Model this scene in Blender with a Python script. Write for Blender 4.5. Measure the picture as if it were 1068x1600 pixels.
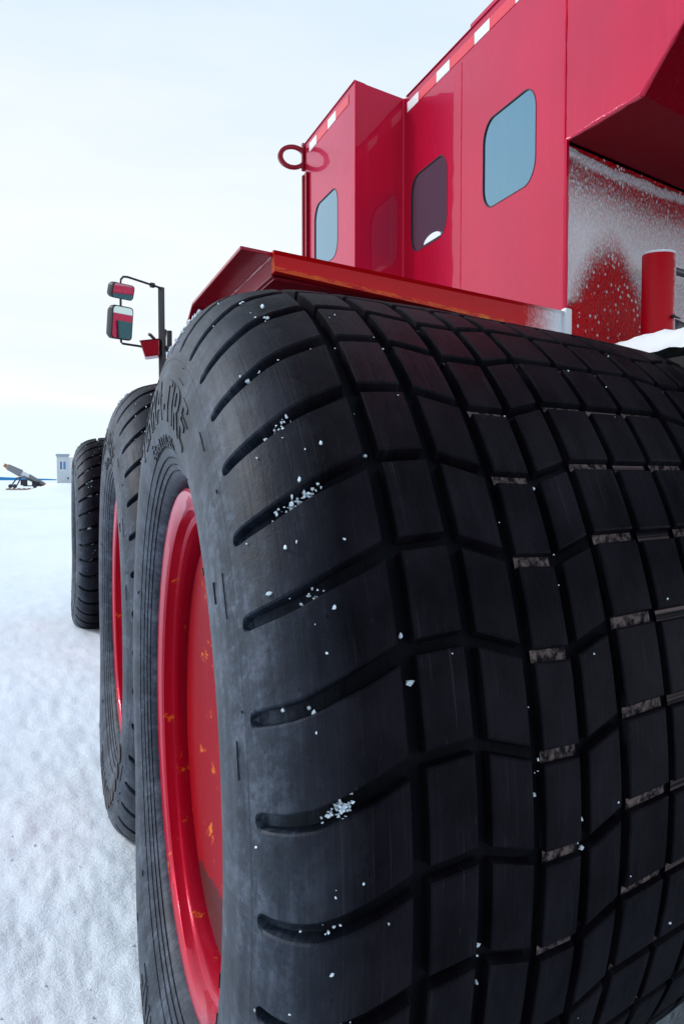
import bpy, bmesh, math, random
import numpy as np
from mathutils import Vector, noise
R = math.radians
random.seed(7); rng = np.random.default_rng(7)
sc = bpy.context.scene
for o in list(bpy.data.objects): bpy.data.objects.remove(o)

# ------------------------------------------------------------------ camera
CAM_Z = 1.20
cd = bpy.data.cameras.new('camera'); cam = bpy.data.objects.new('camera', cd); sc.collection.objects.link(cam)
cd.sensor_fit = 'VERTICAL'; cd.sensor_height = 36.0; cd.lens = 33.75; cd.shift_y = 0.0179
cd.clip_start = 0.02; cd.clip_end = 60000
cam.location = (0, 0, CAM_Z); cam.rotation_euler = (R(87), 0, R(-17.34)); sc.camera = cam

# ------------------------------------------------------------------ world (overcast sky over a Nishita base) and sun
SUN_EL, SUN_AZ = 38.0, -62.0          # azimuth from +Y towards +X
w = bpy.data.worlds.new('World'); sc.world = w; w.use_nodes = True
nt = w.node_tree; nt.nodes.clear()
def N(t, kind, **kw):
    n = t.nodes.new(kind)
    for k, v in kw.items():
        if k in n.inputs: n.inputs[k].default_value = v
        else: setattr(n, k, v)
    return n
out = N(nt, 'ShaderNodeOutputWorld'); bg = N(nt, 'ShaderNodeBackground'); bg.inputs['Strength'].default_value = 0.10
sky = N(nt, 'ShaderNodeTexSky'); sky.sky_type = 'NISHITA'; sky.sun_disc = False
sky.sun_elevation = R(SUN_EL); sky.sun_rotation = R(SUN_AZ); sky.altitude = 10
tc = N(nt, 'ShaderNodeTexCoord'); sep = N(nt, 'ShaderNodeSeparateXYZ'); nt.links.new(tc.outputs['Generated'], sep.inputs[0])
mp = N(nt, 'ShaderNodeMapping'); mp.inputs['Scale'].default_value = (1.6, 1.6, 7.0); nt.links.new(tc.outputs['Generated'], mp.inputs[0])
ns = N(nt, 'ShaderNodeTexNoise'); ns.inputs['Scale'].default_value = 1.7; ns.inputs['Detail'].default_value = 5; ns.inputs['Roughness'].default_value = .5
nt.links.new(mp.outputs[0], ns.inputs['Vector'])
ad = N(nt, 'ShaderNodeMath', operation='MULTIPLY_ADD'); ad.inputs[1].default_value = .34; nt.links.new(ns.outputs[0], ad.inputs[0])
sub = N(nt, 'ShaderNodeMath', operation='SUBTRACT'); sub.inputs[1].default_value = .17; nt.links.new(sep.outputs[2], sub.inputs[0]); nt.links.new(sub.outputs[0], ad.inputs[2])
cr = N(nt, 'ShaderNodeValToRGB'); nt.links.new(ad.outputs[0], cr.inputs[0])
el = cr.color_ramp.elements
el[0].position = 0.0; el[0].color = (.80, .94, 1.0, 1); el[1].position = 1.0; el[1].color = (.62, .74, .88, 1)
for p, c in ((.03, (.82, .93, .99, 1)), (.07, (.94, .965, .985, 1)), (.13, (.84, .905, .97, 1)), (.19, (.90, .94, .985, 1)), (.28, (.84, .905, .975, 1)), (.46, (.66, .80, .93, 1)), (.60, (.60, .74, .89, 1))):
    e = el.new(p); e.color = c
dt = N(nt, 'ShaderNodeVectorMath', operation='DOT_PRODUCT'); dt.inputs[1].default_value = (-.45, .89, 0); nt.links.new(tc.outputs['Generated'], dt.inputs[0])
az = N(nt, 'ShaderNodeMapRange'); az.inputs[1].default_value = -.9; az.inputs[2].default_value = .35; az.inputs[3].default_value = 8.2; az.inputs[4].default_value = 10.2; nt.links.new(dt.outputs['Value'], az.inputs[0])   # the cloud is thicker and darker on the side away from the sun
mul = N(nt, 'ShaderNodeVectorMath', operation='SCALE'); nt.links.new(az.outputs[0], mul.inputs['Scale']); nt.links.new(cr.outputs[0], mul.inputs[0])
mx = N(nt, 'ShaderNodeMix', data_type='RGBA'); mx.inputs['Factor'].default_value = .93
nt.links.new(sky.outputs[0], mx.inputs[6]); nt.links.new(mul.outputs[0], mx.inputs[7])
nt.links.new(mx.outputs[2], bg.inputs['Color']); nt.links.new(bg.outputs[0], out.inputs[0])
sd = bpy.data.lights.new('sun', 'SUN'); sun = bpy.data.objects.new('sun', sd); sc.collection.objects.link(sun)
sd.energy = 1.7; sd.angle = R(11); sd.color = (1, .96, .91)
sv = Vector((math.sin(R(SUN_AZ)) * math.cos(R(SUN_EL)), math.cos(R(SUN_AZ)) * math.cos(R(SUN_EL)), math.sin(R(SUN_EL))))
sun.rotation_euler = (-sv).to_track_quat('-Z', 'Y').to_euler(); sun.location = (-8, 2, 8)
sc.view_settings.view_transform = 'Standard'; sc.view_settings.look = 'None'; sc.view_settings.exposure = 0.14; sc.view_settings.gamma = 1
sc.render.engine = 'CYCLES'; sc.cycles.max_bounces = 7; sc.cycles.glossy_bounces = 4

# ------------------------------------------------------------------ helpers
# the bus stands with its length along +Y; its crosswise direction is (SA, CA).  W(across, along, height above the snow)
SA, CA = math.sin(R(64.08)), math.cos(R(64.08))
def W(a, b, z): return (a * SA, b + a * CA, z)
def Z(z): return z + CAM_Z            # heights were measured from eye level
class MB:
    def __init__(s): s.v = []; s.f = []; s.m = []; s.uv = {}
    def add(s, vs, fs, mi=0):
        n = len(s.v); s.v += [tuple(x) for x in vs]; s.f += [tuple(n + i for i in f) for f in fs]; s.m += [mi] * len(fs); return s
    def box(s, a0, a1, b0, b1, z0, z1, mi=0):
        vs = [W(a, b, z) for a in (a0, a1) for b in (b0, b1) for z in (z0, z1)]
        return s.add(vs, [(0, 1, 3, 2), (4, 6, 7, 5), (0, 4, 5, 1), (2, 3, 7, 6), (0, 2, 6, 4), (1, 5, 7, 3)], mi)
    def prism(s, poly, a0, a1, mi=0):           # poly in (b, z), extruded across
        n = len(poly); vs = [W(a0, b, z) for b, z in poly] + [W(a1, b, z) for b, z in poly]
        return s.add(vs, [tuple(range(n))[::-1], tuple(range(n, 2 * n))] + [(i, (i + 1) % n, n + (i + 1) % n, n + i) for i in range(n)], mi)
    def tube(s, pts, r, n=12, mi=0, cap=True, world=True):
        P = [Vector(p) for p in pts]; rr = r if isinstance(r, (list, tuple)) else [r] * len(P); rings = []
        up = Vector((0, 0, 1))
        for i, p in enumerate(P):
            t = (P[min(i + 1, len(P) - 1)] - P[max(i - 1, 0)]).normalized()
            x = t.cross(up) if abs(t.z) < .95 else t.cross(Vector((0, 1, 0)))
            x.normalize(); y = t.cross(x)
            rings.append([p + x * (rr[i] * math.cos(2 * math.pi * k / n)) + y * (rr[i] * math.sin(2 * math.pi * k / n)) for k in range(n)])
        vs = [q for ring in rings for q in ring]; fs = []
        for i in range(len(P) - 1):
            for k in range(n): fs.append((i * n + k, i * n + (k + 1) % n, (i + 1) * n + (k + 1) % n, (i + 1) * n + k))
        if cap: fs += [tuple(range(n)), tuple(range((len(P) - 1) * n, len(P) * n))[::-1]]
        return s.add(vs, fs, mi)
    def build(s, name, mats, parent=None, loc=None, smooth=None, bevel=0, fix=True):
        me = bpy.data.meshes.new(name); me.from_pydata(s.v, [], s.f)
        for m in (mats if isinstance(mats, (list, tuple)) else [mats]): me.materials.append(m)
        me.polygons.foreach_set('material_index', s.m)
        if fix:
            bm = bmesh.new(); bm.from_mesh(me); bmesh.ops.recalc_face_normals(bm, faces=bm.faces); bm.to_mesh(me); bm.free()
        if smooth is not None:
            me.polygons.foreach_set('use_smooth', [True] * len(me.polygons)); me.set_sharp_from_angle(angle=R(smooth))
        o = bpy.data.objects.new(name, me); sc.collection.objects.link(o)
        if loc is not None: o.location = loc
        if parent is not None: o.parent = parent
        if bevel:
            b = o.modifiers.new('bevel', 'BEVEL'); b.width = bevel; b.segments = 2; b.limit_method = 'ANGLE'; b.angle_limit = R(40)
        return o
def tag(o, label=None, cat=None, group=None, kind=None):
    if label: o['label'] = label
    if cat: o['category'] = cat
    if group: o['group'] = group
    if kind: o['kind'] = kind
    return o
def empty(name, loc=(0, 0, 0)):
    o = bpy.data.objects.new(name, None); sc.collection.objects.link(o); o.location = loc; return o
def round_rect(b0, b1, z0, z1, r, n=7):
    pts = []
    for cb, cz, t0 in ((b1 - r, z1 - r, 0), (b0 + r, z1 - r, 90), (b0 + r, z0 + r, 180), (b1 - r, z0 + r, 270)):
        for k in range(n + 1):
            t = R(t0 + 90 * k / n); pts.append((cb + r * math.cos(t), cz + r * math.sin(t)))
    return pts

# ------------------------------------------------------------------ materials
class Mat:
    def __init__(s, name):
        s.m = bpy.data.materials.new(name); s.m.use_nodes = True; s.t = s.m.node_tree; s.b = s.t.nodes['Principled BSDF']
    def n(s, kind, **kw): return N(s.t, kind, **kw)
    def l(s, a, b): s.t.links.new(a, b)
    def set(s, **kw):
        for k, v in kw.items(): s.b.inputs[k.replace('_', ' ')].default_value = v
        return s
    def coord(s, which='Object', scale=(1, 1, 1)):
        c = s.n('ShaderNodeTexCoord'); m = s.n('ShaderNodeMapping'); m.inputs['Scale'].default_value = scale; s.l(c.outputs[which], m.inputs[0]); return m.outputs[0]
    def noise(s, vec, scale, detail=4, rough=.55):
        n = s.n('ShaderNodeTexNoise'); n.inputs['Scale'].default_value = scale; n.inputs['Detail'].default_value = detail; n.inputs['Roughness'].default_value = rough
        s.l(vec, n.inputs['Vector']); return n.outputs[0]
    def ramp(s, fac, *stops):
        r = s.n('ShaderNodeValToRGB'); s.l(fac, r.inputs[0]); e = r.color_ramp.elements
        e[0].position, e[0].color = stops[0][0], tuple(stops[0][1]) + (1,); e[1].position, e[1].color = stops[-1][0], tuple(stops[-1][1]) + (1,)
        for p, c in stops[1:-1]:
            q = e.new(p); q.color = tuple(c) + (1,)
        return r.outputs[0]
    def g(s, fac, *stops): return s.ramp(fac, *[(p, (v, v, v)) for p, v in stops])
    def mix(s, fac, a, b):
        m = s.n('ShaderNodeMix', data_type='RGBA')
        for v, i in ((fac, 0), (a, 6), (b, 7)):
            if isinstance(v, (int, float)): m.inputs[i].default_value = v
            elif isinstance(v, tuple): m.inputs[i].default_value = v + (1,)
            else: s.l(v, m.inputs[i])
        return m.outputs[2]
    def math(s, op, a, b=0.0, c=None):
        m = s.n('ShaderNodeMath', operation=op)
        for v, i in ((a, 0), (b, 1), (c, 2)):
            if v is None: continue
            if isinstance(v, (int, float)): m.inputs[i].default_value = v
            else: s.l(v, m.inputs[i])
        return m.outputs[0]
    def bump(s, h, strength=.3, dist=.01, prev=None):
        b = s.n('ShaderNodeBump'); b.inputs['Strength'].default_value = strength; b.inputs['Distance'].default_value = dist
        s.l(h, b.inputs['Height'])
        if prev is not None: s.l(prev, b.inputs['Normal'])
        return b.outputs[0]
    def base(s, c): s.l(c, s.b.inputs['Base Color']); return s
    def norm(s, n): s.l(n, s.b.inputs['Normal']); return s
    def rough(s, n): s.l(n, s.b.inputs['Roughness']); return s
RED = (.62, .0006, .044)
def make_paint(name, coat=1.0, rust=0.0, base=RED, metal=0.0, spec=.5, low_rust=False):
    m = Mat(name); v = m.coord()
    a = m.noise(v, 1.6, 3); b = m.noise(v, 38, 6, .7); st = m.noise(m.coord(scale=(30, 30, .8)), 3, 4)
    col = m.mix(m.g(a, (.35, 0), (.7, 1)), base, tuple(x * .80 + .002 for x in base))
    col = m.mix(m.math('MULTIPLY', m.g(st, (.55, 0), (.8, 1)), .05), col, (.62, .30, .38))
    if rust:
        k = m.noise(v, 14, 8, .75); lim = .74 - rust
        col = m.mix(m.g(k, (lim - .025, 0), (lim, 1)), col, (.80, .21, .012))
        col = m.mix(m.g(k, (lim + .045, 0), (lim + .07, 1)), col, (.045, .014, .012))
    if low_rust:                                          # bare brown rust where meltwater stands at the bottom of the disc
        sz = m.n('ShaderNodeSeparateXYZ'); m.l(v, sz.inputs[0])
        col = m.mix(m.g(m.math('MULTIPLY_ADD', b, .05, m.math('ADD', sz.outputs[2], 1.0)), (.715, 1), (.722, 0)), col, (.075, .020, .013))
    m.base(col); m.set(Roughness=.42, IOR=1.42, Coat_Weight=coat, Coat_Roughness=.035, Coat_IOR=1.5, Specular_Tint=(1, .5, .78, 1), Metallic=metal, Specular_IOR_Level=spec)
    m.rough(m.math('MULTIPLY_ADD', b, .22, .24))
    nb = m.bump(m.noise(v, 3.4, 3, .5), .15, .010)
    m.norm(m.bump(b, .05, .001, nb)); m.l(nb, m.b.inputs['Coat Normal'])
    return m
M = {}
M['paint'] = make_paint('red_paint', coat=.55, metal=.60).m
M['paint_worn'] = make_paint('worn_red_paint', coat=.45, rust=.20, base=(.42, .004, .02)).m
M['paint_dull'] = make_paint('dull_red_paint', coat=.25, rust=.07, base=(.34, .006, .018)).m
M['under'] = make_paint('shaded_red_paint', coat=.0, base=(.22, .0005, .008), spec=.02).m  # darker copy of the body red, overhang shade put into the colour
M['rim_paint'] = make_paint('rim_red_paint', coat=.5, rust=.085, base=(.58, .004, .03), metal=.3).m
M['disc_paint'] = make_paint('wheel_disc_red_paint', coat=.08, rust=.115, base=(.36, .001, .005), metal=.2, spec=.25, low_rust=True).m
def simple(name, col, rough=.5, metal=0, bump=0, sc_=40, **kw):
    m = Mat(name); v = m.coord(); n = m.noise(v, sc_, 5, .6)
    m.base(m.mix(n, tuple(c * .75 for c in col), tuple(min(1, c * 1.2) for c in col))); m.set(Roughness=rough, Metallic=metal, **kw)
    if bump: m.norm(m.bump(n, bump, .004))
    return m.m
M['black'] = simple('black_metal', (.02, .021, .03), .45)
M['grey_steel'] = simple('grey_steel', (.09, .085, .10), .4, .3)
M['gasket'] = simple('window_gasket', (.05, .012, .018), .55); M['screen'] = simple('windscreen_glass', (.012, .06, .075), .04)
M['dark'] = simple('underbody_black', (.015, .012, .014), .6)
M['tape_red'] = simple('red_reflective_tape', (.78, .03, .06), .30, 0, 0, 120)
M['tape_white'] = simple('white_reflective_tape', (.86, .87, .88), .30, 0, 0, 120)
M['rust'] = simple('rusty_steel', (.075, .022, .016), .7, 0, .4, 60)
m = Mat('tinted_glass'); v = m.coord(); k = m.noise(m.coord(scale=(40, 40, 1.2)), 2, 4)
m.base(m.mix(k, (.135, .305, .42), (.175, .345, .455))).set(Metallic=.86, Roughness=.03); M['glass'] = m.m
m = Mat('mirror_glass'); m.set(Base_Color=(.62, .80, .82, 1), Metallic=1.0, Roughness=.015); M['mirror'] = m.m

def make_rubber(name, kind):
    m = Mat(name); u = m.coord('UV'); s3 = m.n('ShaderNodeSeparateXYZ'); m.l(u, s3.inputs[0]); s = s3.outputs[0]
    big = m.noise(m.coord('UV', (1, 1, 1)), 7, 6, .65); fine = m.noise(u, 130, 5, .7)
    streak = m.noise(m.coord('UV', (260, 5, 1)), 1.0, 3, .6); spk = m.noise(u, 420, 2, .5)
    # dried dust: streaky and scuffed, the same on the sidewall and running out over the shoulder lugs
    scuff = m.noise(u, 48, 6, .78); circ = m.noise(m.coord('UV', (60, 2.5, 1)), 1, 5, .7)
    q = m.math('MULTIPLY_ADD', circ, .24, m.math('MULTIPLY_ADD', scuff, .48, m.math('MULTIPLY', big, .48)))
    dust = m.ramp(q, (.50, (.008, .013, .024)), (.60, (.028, .040, .062)), (.72, (.10, .125, .168)))
    sp = m.g(spk, (.70, 0), (.76, 1)); scr = m.g(m.noise(m.coord('UV', (22, 90, 1)), 2.4, 7, .85), (.62, 0), (.70, 1))
    dust = m.mix(m.math('MULTIPLY', scr, .45), dust, (.26, .29, .34)); dust = m.mix(m.math('MULTIPLY', sp, .30), dust, (.38, .42, .48))
    pk = m.g(m.noise(u, 95, 2, .5), (.70, 0), (.73, 1)); dust = m.mix(m.math('MULTIPLY', pk, .85), dust, (.007, .007, .010))
    if kind == 'side':     # sidewall, shoulders and groove floors
        f = m.g(s, (.0, 1), (.30, 1), (.36, .35), (.44, .0)); dark = (.005, .0055, .008)
    else:                  # worn tread tops, dusty only on the shoulder
        f = m.g(m.math('MULTIPLY_ADD', scuff, .10, m.math('SUBTRACT', s, .05)), (.29, 1), (.33, .72), (.39, .26), (.46, .0))
        wear = m.noise(m.coord('UV', (9, 7, 1)), 1, 4, .6); mk = m.g(m.noise(m.coord('UV', (70, 26, 1)), 1.3, 8, .85), (.60, 0), (.68, 1))
        dark = m.mix(m.g(wear, (.36, 0), (.66, 1)), (.0045, .0040, .0065), (.0120, .0105, .0145)); vl = m.g(streak, (.62, 0), (.70, 1)); dark = m.mix(m.math('MULTIPLY', vl, .5), dark, (.035, .034, .042)); dark = m.mix(m.math('MULTIPLY', mk, .6), dark, (.045, .045, .055)); dark = m.mix(m.math('MULTIPLY', sp, .10), dark, (.3, .33, .38))
    m.base(m.mix(f, dark, dust)); m.set(IOR=1.45); m.l(m.math('MULTIPLY_ADD', f, .38, .035), m.b.inputs['Specular IOR Level'])
    m.rough(m.math('MULTIPLY_ADD', scuff, .30, .36))
    if kind != 'dust':
        ln = m.g(streak, (.34, 0), (.44, 1)); nf = m.math('SUBTRACT', 1.0, f)
        m.norm(m.bump(m.math('MULTIPLY', ln, nf), .6, .0016, m.bump(fine, .5, .0016, m.bump(big, .22, .006))))
    if kind == 'dust':
        k = m.noise(u, 60, 6, .75)
        m.base(m.mix(m.g(k, (.44, 0), (.60, 1)), (.010, .009, .012), (.19, .14, .135))).set(Roughness=.85)
        m.norm(m.bump(k, .5, .003))
    return m.m
M['rub_side'] = make_rubber('sidewall_rubber', 'side'); M['rub_block'] = make_rubber('tread_rubber', 'block'); M['rub_dust'] = make_rubber('groove_dust', 'dust')
M['rub_letter'] = simple('raised_letter_rubber', (.030, .027, .030), .6)

m = Mat('snow'); v = m.coord('Object'); a = m.noise(v, 3.2, 6, .6); b = m.noise(v, 26, 5, .65); c = m.noise(v, 160, 3, .6)
far = m.noise(m.coord('Object', (.16, .05, 1)), 1, 6, .65); m.base(m.mix(m.g(far, (.38, 0), (.62, 1)), (.76, .85, .955), (.87, .925, .98))); m.set(Roughness=.55, IOR=1.3)
st = m.noise(m.coord('Object', (7, 1.2, 1)), 1.5, 5, .7); b2 = m.noise(v, 64, 5, .7); m.norm(m.bump(c, .8, .003, m.bump(m.math('ADD', b2, st), .55, .007, m.bump(b, .55, .009, m.bump(a, .12, .04))))); M['snow'] = m.m
m = Mat('powder_snow'); v = m.coord(); c = m.noise(v, 120, 4, .7); m.set(Base_Color=(.86, .90, .95, 1), Roughness=.7); m.norm(m.bump(c, .4, .003)); M['powder'] = m.m
m = Mat('ice'); v = m.coord(); m.set(Base_Color=(.74, .84, .92, 1), Roughness=.16, IOR=1.31, Coat_Weight=.3); m.norm(m.bump(m.noise(v, 180, 3), .5, .002)); M['ice'] = m.m

# wind-packed frost on the rear bulkhead: granular, thin at the top, blown clear low down where the red shows
def frost_material(name, arc=True):
    m = Mat(name); c = m.n('ShaderNodeTexCoord'); s3 = m.n('ShaderNodeSeparateXYZ'); m.l(c.outputs['UV'], s3.inputs[0])
    v = c.outputs['Object']; U, V = s3.outputs[0], s3.outputs[1]
    vo = m.n('ShaderNodeTexVoronoi', feature='F1'); vo.inputs['Scale'].default_value = 135; vo.inputs['Randomness'].default_value = 1; vs_ = m.n('ShaderNodeMapping'); vs_.inputs['Scale'].default_value = (1, 1, .62); m.l(v, vs_.inputs[0]); m.l(vs_.outputs[0], vo.inputs['Vector'])
    gr = m.noise(v, 120, 4, .7); big = m.noise(v, 5, 3)
    d = m.n('ShaderNodeVectorMath', operation='DISTANCE'); d.inputs[1].default_value = (.275, .02, 0)
    mp_ = m.n('ShaderNodeMapping'); mp_.inputs['Scale'].default_value = (1.0, .72, 1); m.l(c.outputs['UV'], mp_.inputs[0]); m.l(mp_.outputs[0], d.inputs[0])
    wob = m.math('MULTIPLY', m.math('SUBTRACT', big, .5), .07)
    clear = m.g(m.math('ADD', d.outputs['Value'], wob), (.115, 0), (.255, 1))     # 0 in the blown-clear patch
    top = m.g(m.math('ADD', V, m.math('MULTIPLY', wob, .6)), (.085, .05), (.14, .98), (.34, 1.0), (.43, .84), (.49, .62), (.535, .52), (.552, .93), (.570, .80), (.578, .0)) if arc else m.g(V, (0, 1), (1, 1))
    dens = m.math('SUBTRACT', m.math('MULTIPLY', clear, top), m.math('MULTIPLY', U, .13))
    mask = m.g(m.math('MULTIPLY_ADD', m.math('SUBTRACT', dens, .5), .95, gr), (.42, 0), (.62, 1))
    gap = m.math('MULTIPLY', m.g(vo.outputs['Distance'], (.30, 0), (.62, 1)), m.math('MULTIPLY_ADD', m.g(dens, (.50, 1), (.95, 0)), .72, .10))
    mask = m.math('MULTIPLY', mask, m.math('SUBTRACT', 1.0, gap))
    fl = m.n('ShaderNodeTexVoronoi', feature='F1'); fl.inputs['Scale'].default_value = 46; m.l(v, fl.inputs['Vector'])
    flakes = m.math('MULTIPLY', m.g(fl.outputs['Distance'], (.20, 1), (.30, 0)), m.g(m.noise(v, 11, 2), (.40, 0), (.50, 1)))
    mask = m.math('MAXIMUM', mask, flakes)
    m.base(m.mix(mask, (.58, .0006, .008), (.97, .94, .97))); m.rough(m.math('MULTIPLY_ADD', mask, .4, .40)); m.set(Specular_IOR_Level=.12)
    m.norm(m.bump(m.math('SUBTRACT', m.math('MULTIPLY', mask, m.math('ADD', gr, .4)), vo.outputs['Distance']), .9, .007)); return m.m
M['frost'] = frost_material('frosted_red_panel')
def blown_frost(name, axis_lo, axis_hi, base=(.40, .003, .018)):
    m = Mat(name); c = m.n('ShaderNodeTexCoord'); s3 = m.n('ShaderNodeSeparateXYZ'); m.l(c.outputs['UV'], s3.inputs[0]); v = c.outputs['Object']
    gr = m.noise(v, 90, 5, .75); k = m.math('ADD', s3.outputs[0], m.math('MULTIPLY', m.math('SUBTRACT', gr, .5), (axis_hi - axis_lo) * 1.6))
    rr = m.noise(m.coord(scale=(.34, .34, 1.6)), 34, 8, .8); edge = s3.outputs[1]
    rust = m.g(m.math('ADD', rr, m.math('MULTIPLY', edge, -.55)), (.455, 0), (.485, 1))
    col = m.mix(rust, base, m.mix(m.g(rr, (.56, 0), (.64, 1)), (.78, .09, .012), (.90, .36, .03))); col = m.mix(m.g(rr, (.70, 0), (.73, 1)), col, (.05, .014, .012))
    mask = m.g(k, (axis_lo, 0), (axis_hi, 1))
    m.base(m.mix(mask, col, (.82, .85, .90))); m.rough(m.math('MULTIPLY_ADD', mask, .4, .35)); m.set(Specular_IOR_Level=.2); m.norm(m.bump(gr, .4, .003)); return m.m
M['beam'] = blown_frost('worn_beam_paint', .80, .93, (.62, .003, .010))
M['pipe'] = blown_frost('frosted_pipe_paint', .78, 1.0, (.52, .001, .010))

# ------------------------------------------------------------------ SETTING: snow field, sky is the world
def build_snow():
    rad = np.concatenate([[0.0], np.geomspace(.35, 14, 300), np.geomspace(14.4, 30000, 90)])
    ang = np.concatenate([np.linspace(-62, 42, 520), np.linspace(46, 294, 63)])      # from +Y towards +X
    vs = [(0, 0, 0)]; 
    for r in rad[1:]:
        amp = 1.0 if r < 12 else max(0.0, 1 - (r - 12) / 60)
        for t in ang:
            x, y = r * math.sin(R(t)), r * math.cos(R(t)); z = 0.0
            if amp > 0:
                p = Vector((x, y, 0))
                z = .026 * noise.noise(p * .9) + .013 * noise.noise(p * 3.1 + Vector((5, 0, 0)))
                if r < 14:
                    q = Vector((x * 1.0, y * .62, 2.0))
                    z += .0050 * noise.noise(q * 9) + .0070 * noise.noise(q * 19) + .0048 * noise.noise(q * 43)
                    e = noise.noise(q * 6 + Vector((0, 9, 0)))
                    z += .010 * max(0, e - .15)
                z *= amp
            if 60 < r < 200:                                                         # wind-blown bank before the hut
                dx, dy = (x - 1.6) / 2.6, (y - 93) / 9.0; z += .86 * math.exp(-(dx * dx + dy * dy))
                dx, dy = (x - 6.5) / 4.0, (y - 95) / 9.0; z += .75 * math.exp(-(dx * dx + dy * dy))
            vs.append((x, y, z))
    na = len(ang); fs = []
    for k in range(na): fs.append((0, 1 + (k + 1) % na, 1 + k))
    for i in range(len(rad) - 2):
        o = 1 + i * na
        for k in range(na): fs.append((o + k, o + (k + 1) % na, o + na + (k + 1) % na, o + na + k))
    me = bpy.data.meshes.new('snow_ground'); me.from_pydata(vs, [], [f[::-1] for f in fs]); me.materials.append(M['snow'])
    me.polygons.foreach_set('use_smooth', [True] * len(me.polygons)); me.update()
    o = bpy.data.objects.new('snow_ground', me); sc.collection.objects.link(o)
    if me.polygons[5000].normal.z < 0: me.flip_normals()
    tag(o, 'pale blue-white packed snow stretching to the horizon', 'snow', kind='structure')
build_snow()

# far shore
m = Mat('far_shore'); v = m.coord('Object', (.004, .004, .03)); k = m.noise(v, 1, 5, .6); m.base(m.mix(k, (.02, .17, .42), (.05, .25, .52))); m.set(Roughness=1.0, Specular_IOR_Level=0.0)  # blue of distant haze is put into the hill colour
mb = MB(); n = 80; vs = []
for i in range(n + 1):
    x = -900 + 1250 * i / n; t = i / n
    h = 17.5 * (1 - max(0, (x + 250) / 420)) if x > -250 else 17.5 + 3 * math.sin(t * 9)
    h = max(.3, h + .8 * noise.noise(Vector((x * .02, 0, 0))))
    vs += [(x, 4200, -2), (x, 4225, h), (x, 4600, h * .8)]
mb.add(vs, [(3 * i + j, 3 * i + 3 + j, 3 * i + 4 + j, 3 * i + 1 + j) for i in range(n) for j in (0, 1)])
tag(mb.build('hills', m.m, smooth=60), 'low blue hills along the far shore', 'hills', kind='structure')

# ------------------------------------------------------------------ TYRE (section profile in (across, radius))
CEN = 1.064
prof = [(.322, .470), (.308, .474), (.290, .479), (.268, .488), (.252, .508), (.2385, .535), (.230, .562), (.2255, .590), (.2265, .622), (.2320, .655), (.2400, .684), (.2500, .709),
        (.264, .734), (.282, .757), (.305, .779), (.333, .798), (.365, .811), (.40, .820), (.436, .8275), (.50, .834), (.60, .838), (.80, .8425), (CEN, .843)]
def catmull(P, sub=6):
    o = []
    for i in range(len(P) - 1):
        p0, p1, p2, p3 = [np.array(P[min(max(j, 0), len(P) - 1)]) for j in (i - 1, i, i + 1, i + 2)]
        for k in range(sub):
            t = k / sub; o.append(.5 * ((2 * p1) + (-p0 + p2) * t + (2 * p0 - 5 * p1 + 4 * p2 - p3) * t * t + (-p0 + 3 * p1 - 3 * p2 + p3) * t ** 3))
    o.append(np.array(P[-1])); return o
half = catmull(prof); full = half + [np.array((2 * CEN - p[0], p[1])) for p in half[-2::-1]]
full = np.array(full); S = np.concatenate([[0], np.cumsum(np.linalg.norm(np.diff(full, axis=0), axis=1))]); STOT = S[-1]
tan = np.gradient(full, S, axis=0); tan /= np.linalg.norm(tan, axis=1)[:, None]
nor = np.stack([-tan[:, 1], tan[:, 0]], 1)            # outward: left side -> -a, crown -> +r
def P_s(s): return np.interp(s, S, full[:, 0]), np.interp(s, S, full[:, 1])
def N_s(s):
    n = np.array((np.interp(s, S, nor[:, 0]), np.interp(s, S, nor[:, 1]))); return n / np.linalg.norm(n)
def s_of_a(a): 
    k0 = [i for i, p in enumerate(full) if p[1] > .66][0]; k1 = len(full) - k0
    return float(np.interp(a, full[k0:k1, 0], S[k0:k1]))
AX = .72                                                # axle height; the tyre stands flattened on the snow
def tyre_pt(a, r, th):
    z = r * math.sin(th); b = -r * math.cos(th)
    side = max(0.0, min(1.0, (abs(a - CEN) - .55) / .28)); dn = max(0.0, min(1.0, (-z - .15) / .55)); k = dn * dn * (3 - 2 * dn)
    a += math.copysign(.034 * side * k * math.exp(-((r - .70) / .16) ** 2), a - CEN)
    if z < -AX + .05:                                   # soft flattening
        z = -AX + .05 - .05 * math.tanh((-AX + .05 - z) / .05) if z < -AX + .05 else z
        z = max(z, -AX - .004)
    return (a * SA, b + a * CA, z)
DEPTH = .022; S_TIP = float(np.interp(.2285, full[np.searchsorted(S, .20):, 0][:40], S[np.searchsorted(S, .20):][:40]))
S_TIP = [s for s, p in zip(S, full) if p[1] > .700][0]
def carcass_depth(s):
    x = min(s, STOT - s) - (S_TIP - .012)
    return 0.0 if x <= 0 else DEPTH * (.55 * min(1, x / .016) + .45 * min(1, x / .10))
GAP = math.radians(1.35); PITCH = math.radians(9.0); TH0 = math.radians(29.7)
COLS = [(.463, .546, 0, .1), (.573, .655, -.3, -2.0), (.681, .760, -2.7, -3.0), (.782, .860, -2.8, -1.4), (.884, .994, -1.1, -1.05), (1.014, 1.114, -1.2, -1.2),
        (1.133, 1.242, -1.05, -1.1), (1.268, 1.346, -1.4, -2.8), (1.368, 1.447, -3.0, -2.7), (1.473, 1.555, -2.0, -.3), (1.582, 1.665, .1, 0)]
SH_E = .4355
cen_a = np.array([.249, .27, .30, .341, .393, SH_E]); cen_o = np.radians([-3.5, -3.7, -3.6, -2.85, -1.9, -1.0])
cen_s = np.array([s_of_a(x) for x in cen_a]); cen_s[0] = S_TIP
def lug_center(s): return float(np.interp(s, cen_s, cen_o))
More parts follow.
